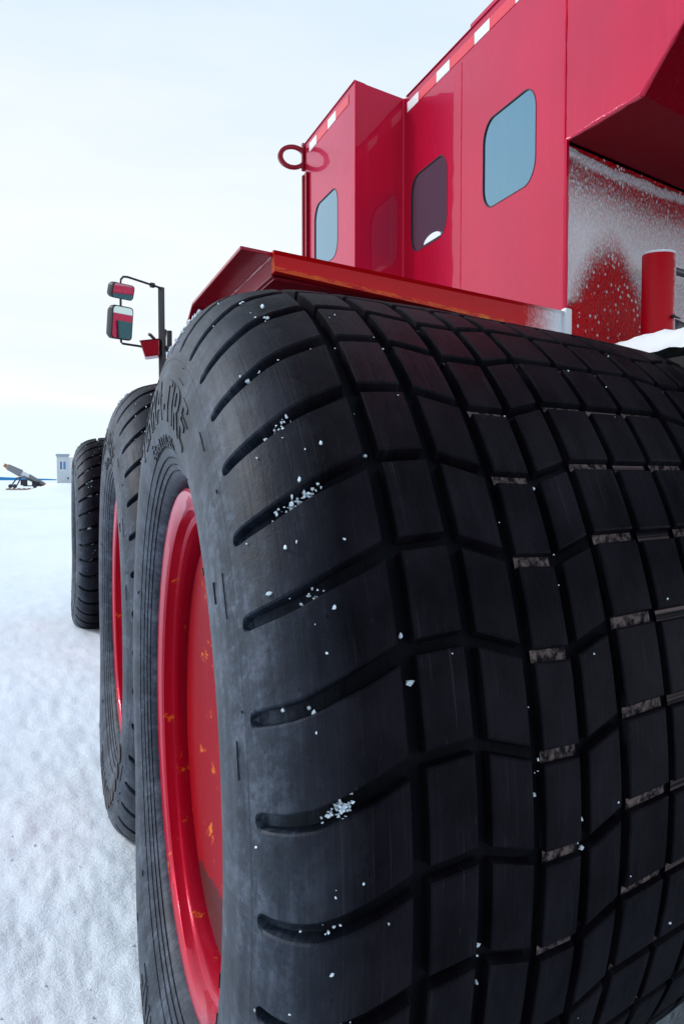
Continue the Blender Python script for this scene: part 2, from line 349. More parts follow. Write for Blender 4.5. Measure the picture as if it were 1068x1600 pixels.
def lug_half(s):
    if s <= S_TIP: return 0.0
    x = (s - S_TIP) / .014
    return math.radians(.72 + .20 * min(1, (s - S_TIP) / .22)) * (math.sqrt(max(0, 1 - (1 - min(1, x)) ** 2)))
def build_tyre():
    V, F, MI, UV = [], [], [], []
    def vert(s, th, d):
        a, r = P_s(s); n = N_s(s); V.append(tyre_pt(a + n[0] * d, r + n[1] * d, th)); UV.append((s if s < STOT / 2 else STOT - s, th * .8)); return len(V) - 1
    # carcass
    extra = np.arange(.0, STOT, .012); ss = sorted(set(np.round(np.concatenate([extra, [STOT], np.linspace(S_TIP - .013, S_TIP + .03, 8), STOT - np.linspace(S_TIP - .013, S_TIP + .03, 8)]), 5)))
    ribs = (.070, .083, .097, .116)                     # moulded rings next to the rim
    rs = []
    for q in ribs: rs += [q - .0022, q - .0012, q + .0012, q + .0022]
    ss = sorted(set(ss + rs)); nt_ = 288; idx = []
    for s in ss:
        d = -carcass_depth(s)
        if any(abs(s - q) < .0016 for q in ribs): d -= .0035
        if .236 < s < .242 : d += .0016
        idx.append([vert(s, 2 * math.pi * k / nt_, d) for k in range(nt_)])
    for i in range(len(ss) - 1):
        for k in range(nt_): F.append((idx[i][k], idx[i][(k + 1) % nt_], idx[i + 1][(k + 1) % nt_], idx[i + 1][k])); MI.append(0)
    # blocks
    def block(sl, tl, skip_start=False, mir=False):
        """sl: list of (s, kind); tl(s) -> (th_lo, th_hi); builds a chamfered block"""
        s0, s1 = sl[0], sl[-1]; c = .0026; ns_ = max(3, int((s1 - s0) / .022))
        srow = ([] if skip_start else [(s0 - .003, -DEPTH - .002)]) + [(s0, 0 if skip_start else -.0024)] + ([] if skip_start else [(s0 + c, 0)])
        lo, hi = (s0, s1 - c) if skip_start else (s0 + c, s1 - c)
        dense = [S_TIP + x for x in (.0, .0008, .0025, .005, .009, .014, .022, .034)] if skip_start else []
        mids = sorted(set([lo + (hi - lo) * k / ns_ for k in range(1, ns_)] + dense))
        srow += [(x, 0) for x in mids] + [(s1 - c, 0), (s1, -.0024), (s1 + .003, -DEPTH - .002)]
        g = []
        for s, ds in srow:
            sc_ = min(max(s, s0), s1); t0, t1 = tl(sc_)
            if mir: t0, t1 = tl(sc_)
            row = []; cth = .0026 / .8; w = lug_half(sc_) if skip_start else 1
            k_ = min(1, w / math.radians(.5)) if skip_start else 1
            dth = .003 / .8 * k_
            tr = [(t0 - dth, -(DEPTH + .002) * k_), (t0, -.0024 * k_), (t0 + cth * k_, 0)] + [(t0 + cth * k_ + (t1 - t0 - 2 * cth * k_) * j / 5, 0) for j in range(1, 5)] + [(t1 - cth * k_, 0), (t1, -.0024 * k_), (t1 + dth, -(DEPTH + .002) * k_)]
            for th, dt in tr:
                sa = STOT - s if mir else s
                row.append(vert(sa, th, min(ds, dt)))
            g.append(row)
        for i in range(len(g) - 1):
            for j in range(len(g[0]) - 1):
                f = (g[i][j], g[i][j + 1], g[i + 1][j + 1], g[i + 1][j]); F.append(f if not mir else f[::-1]); MI.append(1)
    off = lambda col, s: None
    s_e = s_of_a(SH_E)
    for k in range(40):
        base = TH0 + k * PITCH
        jit = rng.normal(0, .0008)
        def sh(s, base=base): return base + lug_center(s) + math.radians(.95 - .95) + lug_half(s), base + PITCH + lug_center(s) - lug_half(s)
        block([S_TIP - .012, s_e], sh, True); block([S_TIP - .012, s_e], sh, True, True)
        for a0, a1, o0, o1 in COLS:
            s0, s1 = s_of_a(a0), s_of_a(a1)
            def tl(s, s0=s0, s1=s1, o0=o0, o1=o1, base=base):
                o = math.radians(o0 + (o1 - o0) * (s - s0) / (s1 - s0)); return base + o + jit, base + o + PITCH - GAP + jit
            block([s0, s1], tl)
        for ci in (2, 4, 5, 6, 8):                      # dust lying on the floor of the crosswise gaps
            a0, a1, o0, o1 = COLS[ci]; s0, s1 = s_of_a(a0), s_of_a(a1)
            q = [vert(s, base + math.radians(o) + dt, -DEPTH * .62) for s, o in ((s0, o0), (s1, o1)) for dt in (-GAP, 0)]
            F.append((q[0], q[1], q[3], q[2])); MI.append(2)
    # short moulded dashes on the sidewall and the shoulder line
    for rr_, n_, ln, hw in ((.667, 14, .030, .0006), (.560, 10, .010, .0006), (.682, 12, .010, .0005), (.630, 7, .034, .0007)):
        for k in range(n_):
            t = 2 * math.pi * (k + rng.uniform(-.7, .7)) / n_; L = ln * rng.uniform(.15, 1.3) / rr_; s = [a for a, p in zip(S, full) if p[1] > rr_][0] + rng.normal(0, .0035)
            for side in (0,):
                q = [vert(s + ds, t + dt, .0022) for ds, dt in ((-hw, -L), (-hw, L), (hw, L), (hw, -L))]; q2 = [vert(s + ds, t + dt, -.002) for ds, dt in ((-hw * 1.3, -L), (-hw * 1.3, L), (hw * 1.3, L), (hw * 1.3, -L))]
                F += [tuple(q), (q[0], q[1], q2[1], q2[0]), (q[1], q[2], q2[2], q2[1]), (q[2], q[3], q2[3], q2[2]), (q[3], q[0], q2[0], q2[3])]; MI += [3] * 5
    for n_, r_, rad_ in ((9, .615, .034),):             # round moulded bosses low on the sidewall
        for k in range(n_):
            t = R(-34 - 7.5 * k); s = [a for a, p in zip(S, full) if p[1] > r_][0]
            c0 = vert(s, t, .004); ring = [vert(s + rad_ * .8 * math.sin(2 * math.pi * j / 20), t + rad_ * math.cos(2 * math.pi * j / 20) / r_, .004) for j in range(20)]
            ring2 = [vert(s + rad_ * .84 * math.sin(2 * math.pi * j / 20), t + rad_ * 1.05 * math.cos(2 * math.pi * j / 20) / r_, -.003) for j in range(20)]
            for j in range(20):
                F.append((c0, ring[j], ring[(j + 1) % 20])); F.append((ring[j], ring2[j], ring2[(j + 1) % 20], ring[(j + 1) % 20])); MI += [3, 3]
    # raised lettering: text outlines bent round the sidewall
    def letters(txt, r0, hgt, th_mid, width):
        cu = bpy.data.curves.new('t', 'FONT'); cu.body = txt; cu.size = 1; cu.offset = .0; to = bpy.data.objects.new('t', cu); sc.collection.objects.link(to)
        dg = bpy.context.evaluated_depsgraph_get(); me = to.evaluated_get(dg).to_mesh()
        bm = bmesh.new(); bm.from_mesh(me); bmesh.ops.triangulate(bm, faces=bm.faces); bmesh.ops.subdivide_edges(bm, edges=[e for e in bm.edges if e.calc_length() > .25], cuts=1); bmesh.ops.triangulate(bm, faces=bm.faces)
        xs = [v_.co.x for v_ in bm.verts]; ys = [v_.co.y for v_ in bm.verts]; x0, x1, y1 = min(xs), max(xs), max(ys)
        mp2 = {}; low = {}
        for v_ in bm.verts:
            t = th_mid - width * ((v_.co.x - x0) / (x1 - x0) - .5); rr_ = r0 + hgt * v_.co.y / y1
            s = float(np.interp(rr_, full[:60, 1], S[:60])); mp2[v_.index] = vert(s, t, .0022); low[v_.index] = vert(s, t, -.001)
        for f in bm.faces: F.append(tuple(mp2[v_.index] for v_ in f.verts)); MI.append(0)
        for e in bm.edges:
            if len(e.link_faces) == 1: a_, b_ = e.verts[0].index, e.verts[1].index; F.append((mp2[a_], mp2[b_], low[b_], low[a_])); MI.append(3)
        bm.free(); to.to_mesh_clear() if hasattr(to, 'to_mesh_clear') else None; bpy.data.objects.remove(to); bpy.data.curves.remove(cu)
    letters('TERRA-TIRE', .585, .070, R(92), R(58)); letters('66x43.00-25', .540, .020, R(93), R(30)); letters('TERRA-TIRE', .585, .070, R(-88), R(58))
    me = bpy.data.meshes.new('tyre'); me.from_pydata(V, [], F)
    for k_ in ('rub_side', 'rub_block', 'rub_dust', 'rub_letter'): me.materials.append(M[k_])
    me.polygons.foreach_set('material_index', MI); me.polygons.foreach_set('use_smooth', [True] * len(F))
    lv = np.zeros(len(me.loops), dtype=np.int32); me.loops.foreach_get('vertex_index', lv)
    uvl = me.uv_layers.new(name='UVMap'); uvl.data.foreach_set('uv', np.array(UV, dtype=np.float32)[lv].ravel())
    me.update(); me.set_sharp_from_angle(angle=R(28)); return me

# ------------------------------------------------------------------ BUS
bus = empty('polar_bus', W(2.6, 5.0, 0))
tag(bus, 'huge red bus on giant black balloon tyres, frosted at the rear, standing on snow', 'bus')
BO = Vector(bus.location)
def part(mb, name, mats, parent=None, label=None, **kw):
    o = mb.build(name, mats, **kw)
    p = parent or bus; o.parent = p
    base = Vector(p.matrix_world.translation) if p is not bus else BO
    # vertices were given in world metres; move the mesh so that the child keeps its place under its parent
    acc = Vector((0, 0, 0)); q = p
    while q is not None: acc += Vector(q.location); q = q.parent
    o.location = -acc + Vector(o.location)
    if label: o['label'] = label
    return o
Zf, ZT, ZTF = Z(.40), Z(1.582), Z(1.632)
A_W, A_F, B_ST, B_FR, B_RE = 1.63, 1.390, 3.107, 3.995, 1.80
B_SF = 3.212           # the step face runs square to the side wall
KF = 1.034
wins = [(A_F, 3.345 * KF, 3.705 * KF, Z(.95 * KF), Z(1.245 * KF)), (A_W, 2.665, 3.03, Z(.925), Z(1.235)), (A_W, 1.985, 2.358, Z(.922), Z(1.222))]

body = MB()
def holed_wall(mb, a, outline, holes, mi=0, depth=.03):
    bm = bmesh.new(); loops = []
    for L in [outline] + holes:
        vs = [bm.verts.new(W(a, b, z)) for b, z in L]; loops.append(vs)
        for i in range(len(vs)): bm.edges.new((vs[i], vs[(i + 1) % len(vs)]))
    bmesh.ops.triangle_fill(bm, use_beauty=True, use_dissolve=False, edges=bm.edges[:])
    bm.verts.index_update()
    mb.add([v.co[:] for v in bm.verts], [tuple(v.index for v in f.verts) for f in bm.faces], mi); bm.free()
    for L in holes:
        n = len(L); mb.add([W(a, b, z) for b, z in L] + [W(a + depth, b, z) for b, z in L], [(i, (i + 1) % n, n + (i + 1) % n, n + i) for i in range(n)], mi)
rr_holes = [round_rect(b0, b1, z0, z1, .075) for a, b0, b1, z0, z1 in wins]
RP = [(1.80, Zf), (1.80, Z(.983)), (1.435, Z(.975)), (.70, Z(1.46)), (.70, ZT)]     # rear outline with the raked overhang
holed_wall(body, A_W, [(B_ST, Zf)] + RP + [(B_ST, ZT)], [rr_holes[1], rr_holes[2]])
holed_wall(body, A_F, [(B_FR, Zf), (B_SF, Zf), (B_SF, ZTF), (B_FR, ZTF)], [rr_holes[0]])
A_R = 4.55
def quad(mb, *pts, mi=0): mb.add([W(*p) for p in pts], [(0, 1, 2, 3)], mi)
quad(body, (A_F, B_SF, Zf), (A_W, B_ST, Zf), (A_W, B_ST, ZT), (A_F, B_SF, ZTF))                  # step face
quad(body, (A_F, B_FR, Zf), (A_R, B_FR, Zf), (A_R, B_FR, ZT), (A_F, B_FR, ZTF))
quad(body, (A_W, B_ST, ZT), (A_R, B_ST, ZT), (A_R, .70, ZT), (A_W, .70, ZT))
quad(body, (A_F, B_FR, ZTF), (A_R, B_FR, ZT), (A_W, B_ST, ZT), (A_F, B_SF, ZTF))
quad(body, (A_R, B_FR, ZT), (A_R, B_ST, ZT), (A_W, B_ST, ZT), (A_W, B_ST, ZT - .0001)); quad(body, (A_R, B_ST, Zf), (A_R, B_FR, Zf), (A_R, B_FR, ZT), (A_R, B_ST, ZT))
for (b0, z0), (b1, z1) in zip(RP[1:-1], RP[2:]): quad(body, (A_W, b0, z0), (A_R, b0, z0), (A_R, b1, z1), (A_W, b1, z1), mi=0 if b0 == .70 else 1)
body.add([W(A_R, b, z) for b, z in [(B_ST, Zf)] + RP + [(B_ST, ZT)]], [tuple(range(7))])
quad(body, (A_F, B_SF, Zf), (A_R, B_ST, Zf), (A_R, B_FR, Zf), (A_F, B_FR, Zf)); quad(body, (A_W, B_RE, Zf), (A_R, B_RE, Zf), (A_R, B_ST, Zf), (A_W, B_ST, Zf))
def weld(mb, p0, p1, r=.0045, seg=.02, jit=.35):
    p0, p1 = Vector(W(*p0)), Vector(W(*p1)); n = max(2, int((p1 - p0).length / seg)); rr = [r * (1 + jit * random.uniform(-1, 1)) for _ in range(n + 1)]
    mb.tube([p0.lerp(p1, i / n) for i in range(n + 1)], rr, 6)
weld(body, (A_W, 2.538, Zf), (A_W, 2.538, Z(1.50)), .0022); weld(body, (A_W, 1.812, Z(.97)), (A_W, 1.812, ZT), .004); weld(body, (A_W - .001, B_RE, Zf + .06), (A_W - .001, B_RE, Z(.983)), .008, .03, .12)
for (b0, z0), (b1, z1) in zip(RP[1:-1], RP[2:]): weld(body, (A_W, b0, z0), (A_W, b1, z1), .006, .03)
weld(body, (A_W, B_ST, Zf), (A_W, B_ST, ZT), .010, .2, .05); weld(body, (A_F, B_SF, Zf), (A_F, B_SF, ZTF), .004, .2, .05)
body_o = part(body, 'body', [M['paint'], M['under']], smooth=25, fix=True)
trim = MB()
for a, b0, b1 in ((A_W, 2.46, B_ST - .02), (A_W, .70, 2.46), (A_F, B_SF, B_FR)):
    hz = .016 if b1 < 2.5 else .004; zz = ZTF if a == A_F else ZT; trim.box(a - .006, a + .06, b0 + .001, b1 - .001, zz + .001, zz + hz)
part(trim, 'roof_rail', M['paint'], bevel=.002)
tp = MB()
def tape(a, segs, z0, z1):
    for b0, b1, mi in segs: tp.box(a - .0022, a + .002, b0, b1, z0, z1, mi)
wb = [(2.953, 3.075), (2.645, 2.768), (2.312, 2.430), (2.00, 2.126), (1.69, 1.81), (1.38, 1.50), (1.07, 1.19), (.76, .88)]; seg = []
for i, (p, q) in enumerate(wb):
    seg.append((p, q, 1))
    nx = wb[i + 1][1] if i + 1 < len(wb) else .70
    seg.append((nx + .002, p - .002, 0) if i != 2 else (nx + .002, p - .002, 0))
tape(A_W, seg, Z(1.517), Z(1.556)); part(tp, 'reflective_tape', [M['tape_red'], M['tape_white']]); tp = MB()
tape(A_F, [(b0 * KF, b1 * KF, mi) for b0, b1, mi in ((3.667, 3.788, 1), (3.492, 3.663, 0), (3.369, 3.488, 1), (3.195, 3.365, 0))], Z(1.519 * KF), Z(1.557 * KF))
part(tp, 'reflective_tape', [M['tape_red'], M['tape_white']])
for (a, b0, b1, z0, z1), L in zip(wins, rr_holes):
    g = MB(); n = len(L); cb, cz = (b0 + b1) / 2, (z0 + z1) / 2
    k = lambda t, d: [W(a + d, cb + (b - cb) * t, cz + (z - cz) * t) for b, z in L]
    g.add(k(1.002, -.0012) + k(.984, -.0012) + k(.984, .010) + k(1.002, .008), [(r_ * n + i, r_ * n + (i + 1) % n, ((r_ + 1) % 4) * n + (i + 1) % n, ((r_ + 1) % 4) * n + i) for r_ in range(4) for i in range(n)])
    win = part(g, 'window', M['gasket'])
    p = MB(); t = .99; p.add([W(a + .0035, cb + (b - cb) * t, cz + (z - cz) * t) for b, z in L], [tuple(range(n))]); p.add([W(a + .016, cb + (b - cb) * t, cz + (z - cz) * t) for b, z in L], [tuple(range(n))[::-1]])
    part(p, 'pane', M['glass'], parent=win)

sp_ = MB(); sp_.add([W(A_W - .004, 2.80 + .085 * math.cos(math.pi * k / 14), Z(.932) + .026 * math.sin(math.pi * k / 14)) for k in range(15)] + [W(A_W + .003, 2.80 + .085 * math.cos(math.pi * k / 14), Z(.932) + .026 * math.sin(math.pi * k / 14)) for k in range(15)], [tuple(range(15))] + [(k, (k + 1) % 15, 15 + (k + 1) % 15, 15 + k) for k in range(15)])
part(sp_, 'white_patch', M['powder'])  # thin white half-disc at the foot of the middle window
# lifting eye standing out square from the wall at its front corner, and the rail under it
le = MB(); c = W(A_F, B_FR + .03, Z(1.575)); pts = []
for k in range(40):
    t = 2 * math.pi * k / 40; pts.append((c[0] - .03 - .068 * math.cos(t) + .0, c[1] + .0, c[2] + .045 * math.sin(t) - .012 * math.cos(t)))
n = 40; w_ = .016
def ell(s, dy):
    return [(c[0] - .055 - (.075 * s - (0 if s == 1 else 0)) * math.cos(2 * math.pi * k / n), c[1] + dy, c[2] + .058 * s * math.sin(2 * math.pi * k / n)) for k in range(n)]
o1, i1, i2, o2 = ell(1, -.012), ell(.68, -.010), ell(.68, .010), ell(1, .012)
le.add(o1 + i1 + i2 + o2, [(r_ * n + i, r_ * n + (i + 1) % n, ((r_ + 1) % 4) * n + (i + 1) % n, ((r_ + 1) % 4) * n + i) for r_ in range(4) for i in range(n)])
le.box(A_F - .012, A_F + .012, B_FR + .018, B_FR + .045, Z(1.515), Z(1.645))
part(le, 'lifting_eye', M['paint_dull'], bevel=.003, smooth=30)
ct = MB(); ct.box(A_F - .014, A_F - .0005, B_FR - .055, B_FR + .01, Zf + .1, Z(1.484)); ct.box(A_F - .022, A_F - .0145, B_FR - .012, B_FR + .008, Zf + .1, Z(1.478)); ct.box(A_F - .014, A_F + .0, B_FR + .012, B_FR + .03, Zf + .1, Z(1.484))
part(ct, 'corner_trim', M['paint_dull'], bevel=.002)

# frosted rear bulkhead with UVs in metres from its lower left corner
def uv_planar(o, fn):
    me = o.data; uvl = me.uv_layers.new(name='UVMap')
    for l in me.loops: uvl.data[l.index].uv = fn(me.vertices[l.vertex_index].co)
bk = MB(); bk.box(A_W + .012, A_R, B_RE + .02, B_RE + .05, Zf, Z(.984)); 
# shadow gap lip and stiffener edge
bk_o = part(bk, 'rear_bulkhead', M['frost'], label='red rear panel crusted with granular frost')
uv_planar(bk_o, lambda c: ((c.x / SA) - A_W, c.z - Zf))
post = MB(); post.box(A_W - .012, A_W + .022, B_RE - .018, B_RE + .012, Z(.30), Z(.50)); part(post, 'corner_post', M['powder'], label='snow-caked corner post', bevel=.006)

# mudguard over the rear wheels
fe = MB(); a0, al = .533, .447; zt, zb = Z(.487), Z(.438)
fe.box(a0 + .008, A_W - .003, B_RE + .012, 2.47, zt - .012, zt - .002)                          # top plate
fe.box(a0, a0 + .0075, B_RE + .012, 2.47, zb, zt - .001)                                       # outer skirt
fe.box(al, a0 - .0005, B_RE, 2.47, zt - .008, zt)                                              # out-turned lip
quadp = [(2.471, zt), (2.471, zt - .008), (2.63, Z(.420)), (2.635, Z(.432))]
fe.prism(quadp, al, a0 + .4); fe.prism([(2.635, Z(.432)), (2.63, Z(.420)), (2.72, Z(.30)), (2.73, Z(.31))], al, a0 + .4)
fe.box(a0 + .0085, A_W - .004, B_RE + .02, B_RE + .40, zb - .004, zb + .004)                         # folded underside plate
weld(fe, (a0, B_RE, zt - .009), (a0, 2.46, zt - .009), .0045, .022)
fender = part(fe, 'mudguard', M['paint_dull'], bevel=.0015)
bm_ = MB(); nseg = 24
for i in range(nseg):
    t0, t1 = i / nseg, (i + 1) / nseg; A0, A1 = a0 + (A_W - .005 - a0) * t0, a0 + (A_W - .005 - a0) * t1
    zl0, zl1 = Z(.443 - .030 * t0), Z(.443 - .030 * t1); b = B_RE
    f = lambda a, bb, z: W(a, bb, z)
    # recessed web, bottom flange standing proud to the rear
    bm_.add([f(A0, b, zt), f(A1, b, zt), f(A1, b, zl1 + .012), f(A0, b, zl0 + .012)], [(0, 1, 2, 3)])
    bm_.add([f(A0, b - .022, zl0), f(A1, b - .022, zl1), f(A1, b - .022, zl1 + .010), f(A0, b - .022, zl0 + .010)], [(0, 1, 2, 3)], 1)
    bm_.add([f(A0, b - .022, zl0 + .010), f(A1, b - .022, zl1 + .010), f(A1, b, zl1 + .012), f(A0, b, zl0 + .012)], [(0, 1, 2, 3)], 1)
    bm_.add([f(A0, b - .022, zl0), f(A1, b - .022, zl1), f(A1, b + .011, zl1), f(A0, b + .011, zl0)], [(0, 1, 2, 3)])
    bm_.add([f(A0, b - .010, zt + .003), f(A1, b - .010, zt + .003), f(A1, b, zt - .004), f(A0, b, zt - .004)], [(0, 1, 2, 3)], 0)
    bm_.add([f(A0, b - .010, zt + .003), f(A1, b - .010, zt + .003), f(A1, b + .011, zt + .003), f(A0, b + .011, zt + .003)], [(0, 1, 2, 3)], 0)
bm_.add([W(a0, B_RE - .022, Z(.443)), W(a0, B_RE - .010, zt + .003), W(a0, B_RE + .011, zt + .003), W(a0, B_RE + .011, Z(.443))], [(0, 1, 2, 3)], 1)
be = part(bm_, 'rear_beam', [M['beam'], M['beam']], parent=fender, label='beam with worn orange edge and snow at its inner end')
me = be.data; uvl = me.uv_layers.new(name='UVMap')
for p in me.polygons:
    for li in p.loop_indices:
        co = me.vertices[me.loops[li].vertex_index].co; t = (co.x / SA - a0) / (A_W - a0)
        uvl.data[li].uv = (t - (.0 if p.material_index else .03), (.0 if p.material_index else .75) + .35 * max(0, t - .45))
st = MB(); st.tube([W(1.36, B_RE + .05, Z(.395)), W(1.56, B_RE + .05, Z(.415))], .006, 8); st.tube([W(1.585, B_RE - .012, Z(.375)), W(1.585, B_RE - .012, Z(.405))], .022, 16)
part(st, 'bracket', M['powder'])

# pipe standing on the rear deck, deck, black fitting, rail
dk = MB(); dk.box(A_W + .02, A_R, -.9, B_RE + .019, Z(.20), Z(.30)); part(dk, 'rear_deck', M['dark'])  # rearward stretch is added unseen, to block snow light from the overhang
pi_ = MB(); pc = W(1.951, 1.62, 0); rp = .0485; n = 40; zb_, zt_ = Z(.29), Z(.668); rows = [(zb_, rp), (zt_ - .006, rp), (zt_, rp - .004), (zt_, rp - .012), (zt_ - .10, rp - .012)]
vs = [(pc[0] + r_ * math.cos(2 * math.pi * k / n), pc[1] + r_ * math.sin(2 * math.pi * k / n), z) for z, r_ in rows for k in range(n)]
pi_.add(vs, [(i * n + k, i * n + (k + 1) % n, (i + 1) * n + (k + 1) % n, (i + 1) * n + k) for i in range(len(rows) - 1) for k in range(n)] + [tuple(range((len(rows) - 1) * n, len(rows) * n))])
pipe = part(pi_, 'upright_pipe', M['pipe'], label='stout red upright pipe frosted down one side', smooth=40)
uv_planar(pipe, lambda c: (.5 + .5 * ((c.x - pc[0]) * math.cos(R(-12)) + (c.y - pc[1]) * math.sin(R(-12))) / rp, .9))
fr = MB(); 
rim_pts = [(pc[0] + (rp - .004) * math.cos(2 * math.pi * k / n), pc[1] + (rp - .004) * math.sin(2 * math.pi * k / n), zt_ + .001) for k in range(n + 1)]
fr.tube(rim_pts, .0042, 8, cap=False); part(fr, 'frost_rim', M['powder'], parent=pipe, smooth=60)
kn = MB(); kx = Vector((pc[0] + rp * .20, pc[1] - rp * .98, Z(.478))); kn.tube([kx + Vector((.004, .01, 0)), kx + Vector((.004, -.012, 0))], [.006, .005], 12); kn.tube([kx + Vector((.006, -.006, 0)), kx + Vector((.03, -.004, -.004))], [.004, .002], 8)
part(kn, 'stud', M['dark'], parent=pipe, smooth=40)
rl = MB(); rl.tube([W(2.0, 1.70, Z(.665)), W(2.9, 1.68, Z(.655))], .012, 10); part(rl, 'grab_rail', M['grey_steel'], smooth=40)
fx = MB()
hx = W(2.02, 1.53, Z(.352))
prof_f = [(-.075, .0), (-.075, .010), (-.045, .016), (-.035, .036), (-.005, .046), (.10, .050), (.10, 0)]
fx.add([(hx[0] + x, hx[1] + dy, hx[2] + z) for dy in (-.03, .05) for x, z in prof_f], [tuple(range(7))[::-1], tuple(range(7, 14))] + [(i, (i + 1) % 7, 7 + (i + 1) % 7, 7 + i) for i in range(7)])
part(fx, 'rear_latch', M['black'], bevel=.004)
hs = MB(); hs.tube([W(2.12, 1.77, Z(.30)), W(2.13, 1.76, Z(.44)), W(2.20, 1.75, Z(.50)), W(2.4, 1.74, Z(.47))], .030, 14); part(hs, 'hose', M['grey_steel'], smooth=40)

# chassis, cab and step behind the wheels
ch = MB()
for a in (2.15, 3.6): ch.box(a, a + .18, 1.0, 9.6, Z(-.32), Z(-.06))
for b in (1.62, 3.34, 8.07): ch.box(1.2, 3.9, b - .09, b + .09, AX - .09, AX + .09)
part(ch, 'chassis', M['dark'], bevel=.01)
cb = MB(); cb.prism([(6.0, Z(-.25)), (6.0, Z(1.50)), (7.8, Z(1.50)), (7.9, Z(.95)), (7.9, Z(-.25))], 1.78, 4.3); part(cb, 'cab', M['paint'], bevel=.02)
cw = MB(); cw.prism([(7.835, Z(1.43)), (7.912, Z(1.0)), (7.905, Z(1.0)), (7.82, Z(1.43))], 1.90, 4.2); part(cw, 'cab_window', M['screen'])
lk = MB(); lk.box(1.75, 4.3, 3.88, 5.88, Z(-.1), Z(.46)); part(lk, 'engine_housing', M['paint_dull'], bevel=.01)

# ---- wheels
WH = [(0.0, 1.62, 'nearest rear wheel, its disc scuffed through to orange primer'), (.018, 3.34, 'second rear wheel with the tyre bulging onto the snow'), (.048, 8.07, 'front wheel with chips of ice on its tread'), (2.6, 1.62, ''), (2.6, 3.34, ''), (2.6, 8.07, '')]
tyre_me = build_tyre()
def lathe(profile, nseg=128, mats=None, name='rim'):
    mb = MB(); vs = [((a) * SA, -r * math.cos(t) + a * CA, r * math.sin(t)) for a, r in profile for t in [2 * math.pi * k / nseg for k in range(nseg)]]
    mb.add(vs, [(i * nseg + k, i * nseg + (k + 1) % nseg, (i + 1) * nseg + (k + 1) % nseg, (i + 1) * nseg + k) for i in range(len(profile) - 1) for k in range(nseg)])
    return mb
rimp = [(.34, .450), (.314, .474), (.296, .4845), (.280, .4850), (.2750, .480), (.2765, .466), (.2825, .449), (.288, .444), (.300, .4415), (.309, .439), (.312, .434), (.313, .426), (.322, .423), (.45, .421)]
discp = [(.46, .396), (.350, .395), (.341, .391), (.350, .33), (.375, .22), (.378, .10), (.378, .001)]
rim_me = None
for i, (ao, b, lab) in enumerate(WH):
    if i == 0:
        mb = lathe(discp); 
        wh = mb.build('wheel', M['disc_paint'], smooth=30); disc_me = wh.data
        ri = lathe(rimp).build('rim', M['rim_paint'], smooth=35); rim_me = ri.data
    else:
        wh = bpy.data.objects.new('wheel', disc_me); sc.collection.objects.link(wh)
        ri = bpy.data.objects.new('rim', rim_me); sc.collection.objects.link(ri)
    wl = Vector(W(ao, b, AX - .02)); wh.parent = bus; wh.location = wl - BO; 
    if lab: wh['label'] = lab
    ri.parent = wh; ri.location = (0, 0, 0)
    ty = bpy.data.objects.new('tyre', tyre_me); sc.collection.objects.link(ty); ty.parent = wh; ty.location = (0, 0, .02)

# ---- mirrors
mr = MB(); PB = 8.6
Pm = lambda a, z, db=0: Vector(W(a, PB + db, Z(z)))
mr.tube([Pm(1.213, .35), Pm(1.213, 1.10), Pm(1.213, 1.79)], .030, 4); 
mr.tube([Pm(1.20, 1.785), Pm(1.124, 1.797), Pm(.86, 1.835), Pm(.815, 1.832), Pm(.790, 1.805), Pm(.785, 1.76), Pm(.785, 1.24), Pm(.80, 1.232), Pm(.98, 1.225), Pm(1.20, 1.19)], .0105, 8)
mr.tube([Pm(1.10, 1.797), Pm(1.135, 1.797)], .024, 10); mr.tube([Pm(1.213, 1.25), Pm(1.27, 1.24), Pm(1.275, 1.20)], .02, 8)
mr.box(1.19, 2.15, PB - .03, PB + .03, Z(.32), Z(.40)) 
arm = part(mr, 'mirror_bracket', M['black'], smooth=35)
def mirror(name, a0, a1, z0, z1, yaw, label, deep, tilt):
    cx = Vector(W((a0 + a1) / 2, PB, Z((z0 + z1) / 2))); hw = (a1 - a0) / 2 * 1.06; hh = (z1 - z0) / 2; cs, sn = math.cos(yaw), math.sin(yaw)
    ti = R(-tilt); T0 = lambda x, y, z: (cx.x + x * cs - y * sn, cx.y + x * sn + y * cs, cx.z + z); T = lambda x, y, z: T0(x, y * math.cos(ti) - z * math.sin(ti) * -1, z * math.cos(ti) - y * math.sin(ti))
    rrp = round_rect(-hw, hw, -hh, hh, .035, 5); n = len(rrp); mb = MB(); rows = [(1.0, -.030), (1.02, -.018), (1.0, .02), (.86, deep), (.5, deep + .02)]
    mb.add([T(x * s, y, z * s) for s, y in rows for x, z in rrp], [(i * n + k, i * n + (k + 1) % n, (i + 1) * n + (k + 1) % n, (i + 1) * n + k) for i in range(4) for k in range(n)] + [tuple(range(4 * n, 5 * n))])
    mb.add([T(x * .90, -.030, z * .92) for x, z in rrp] + [T(x, -.030, z) for x, z in rrp], [(k, (k + 1) % n, n + (k + 1) % n, n + k) for k in range(n)])
    h = part(mb, name, M['black'], label=label, smooth=35)
    g = MB(); g.add([T(x * .92, -.0315, z * .94) for x, z in rrp], [tuple(range(n))]); part(g, 'mirror_glass', M['mirror'], parent=h)
mirror('wing_mirror', .668, .912, 1.632, 1.768, R(38), 'small wide upper wing mirror', .055, 15)
mirror('wing_mirror', .664, .892, 1.268, 1.562, R(37), 'tall lower wing mirror', .06, 6)
lp = MB(); q = [(.968, 1.262), (1.17, 1.300), (1.17, 1.150), (1.02, 1.120)]
lp.add([Pm(a, z, -.1) for a, z in q] + [Pm(a + .03, z, .12) for a, z in q], [(0, 1, 2, 3), (7, 6, 5, 4), (0, 4, 5, 1), (1, 5, 6, 2), (2, 6, 7, 3), (3, 7, 4, 0)])
part(lp, 'indicator_housing', M['paint_dull'], bevel=.01)
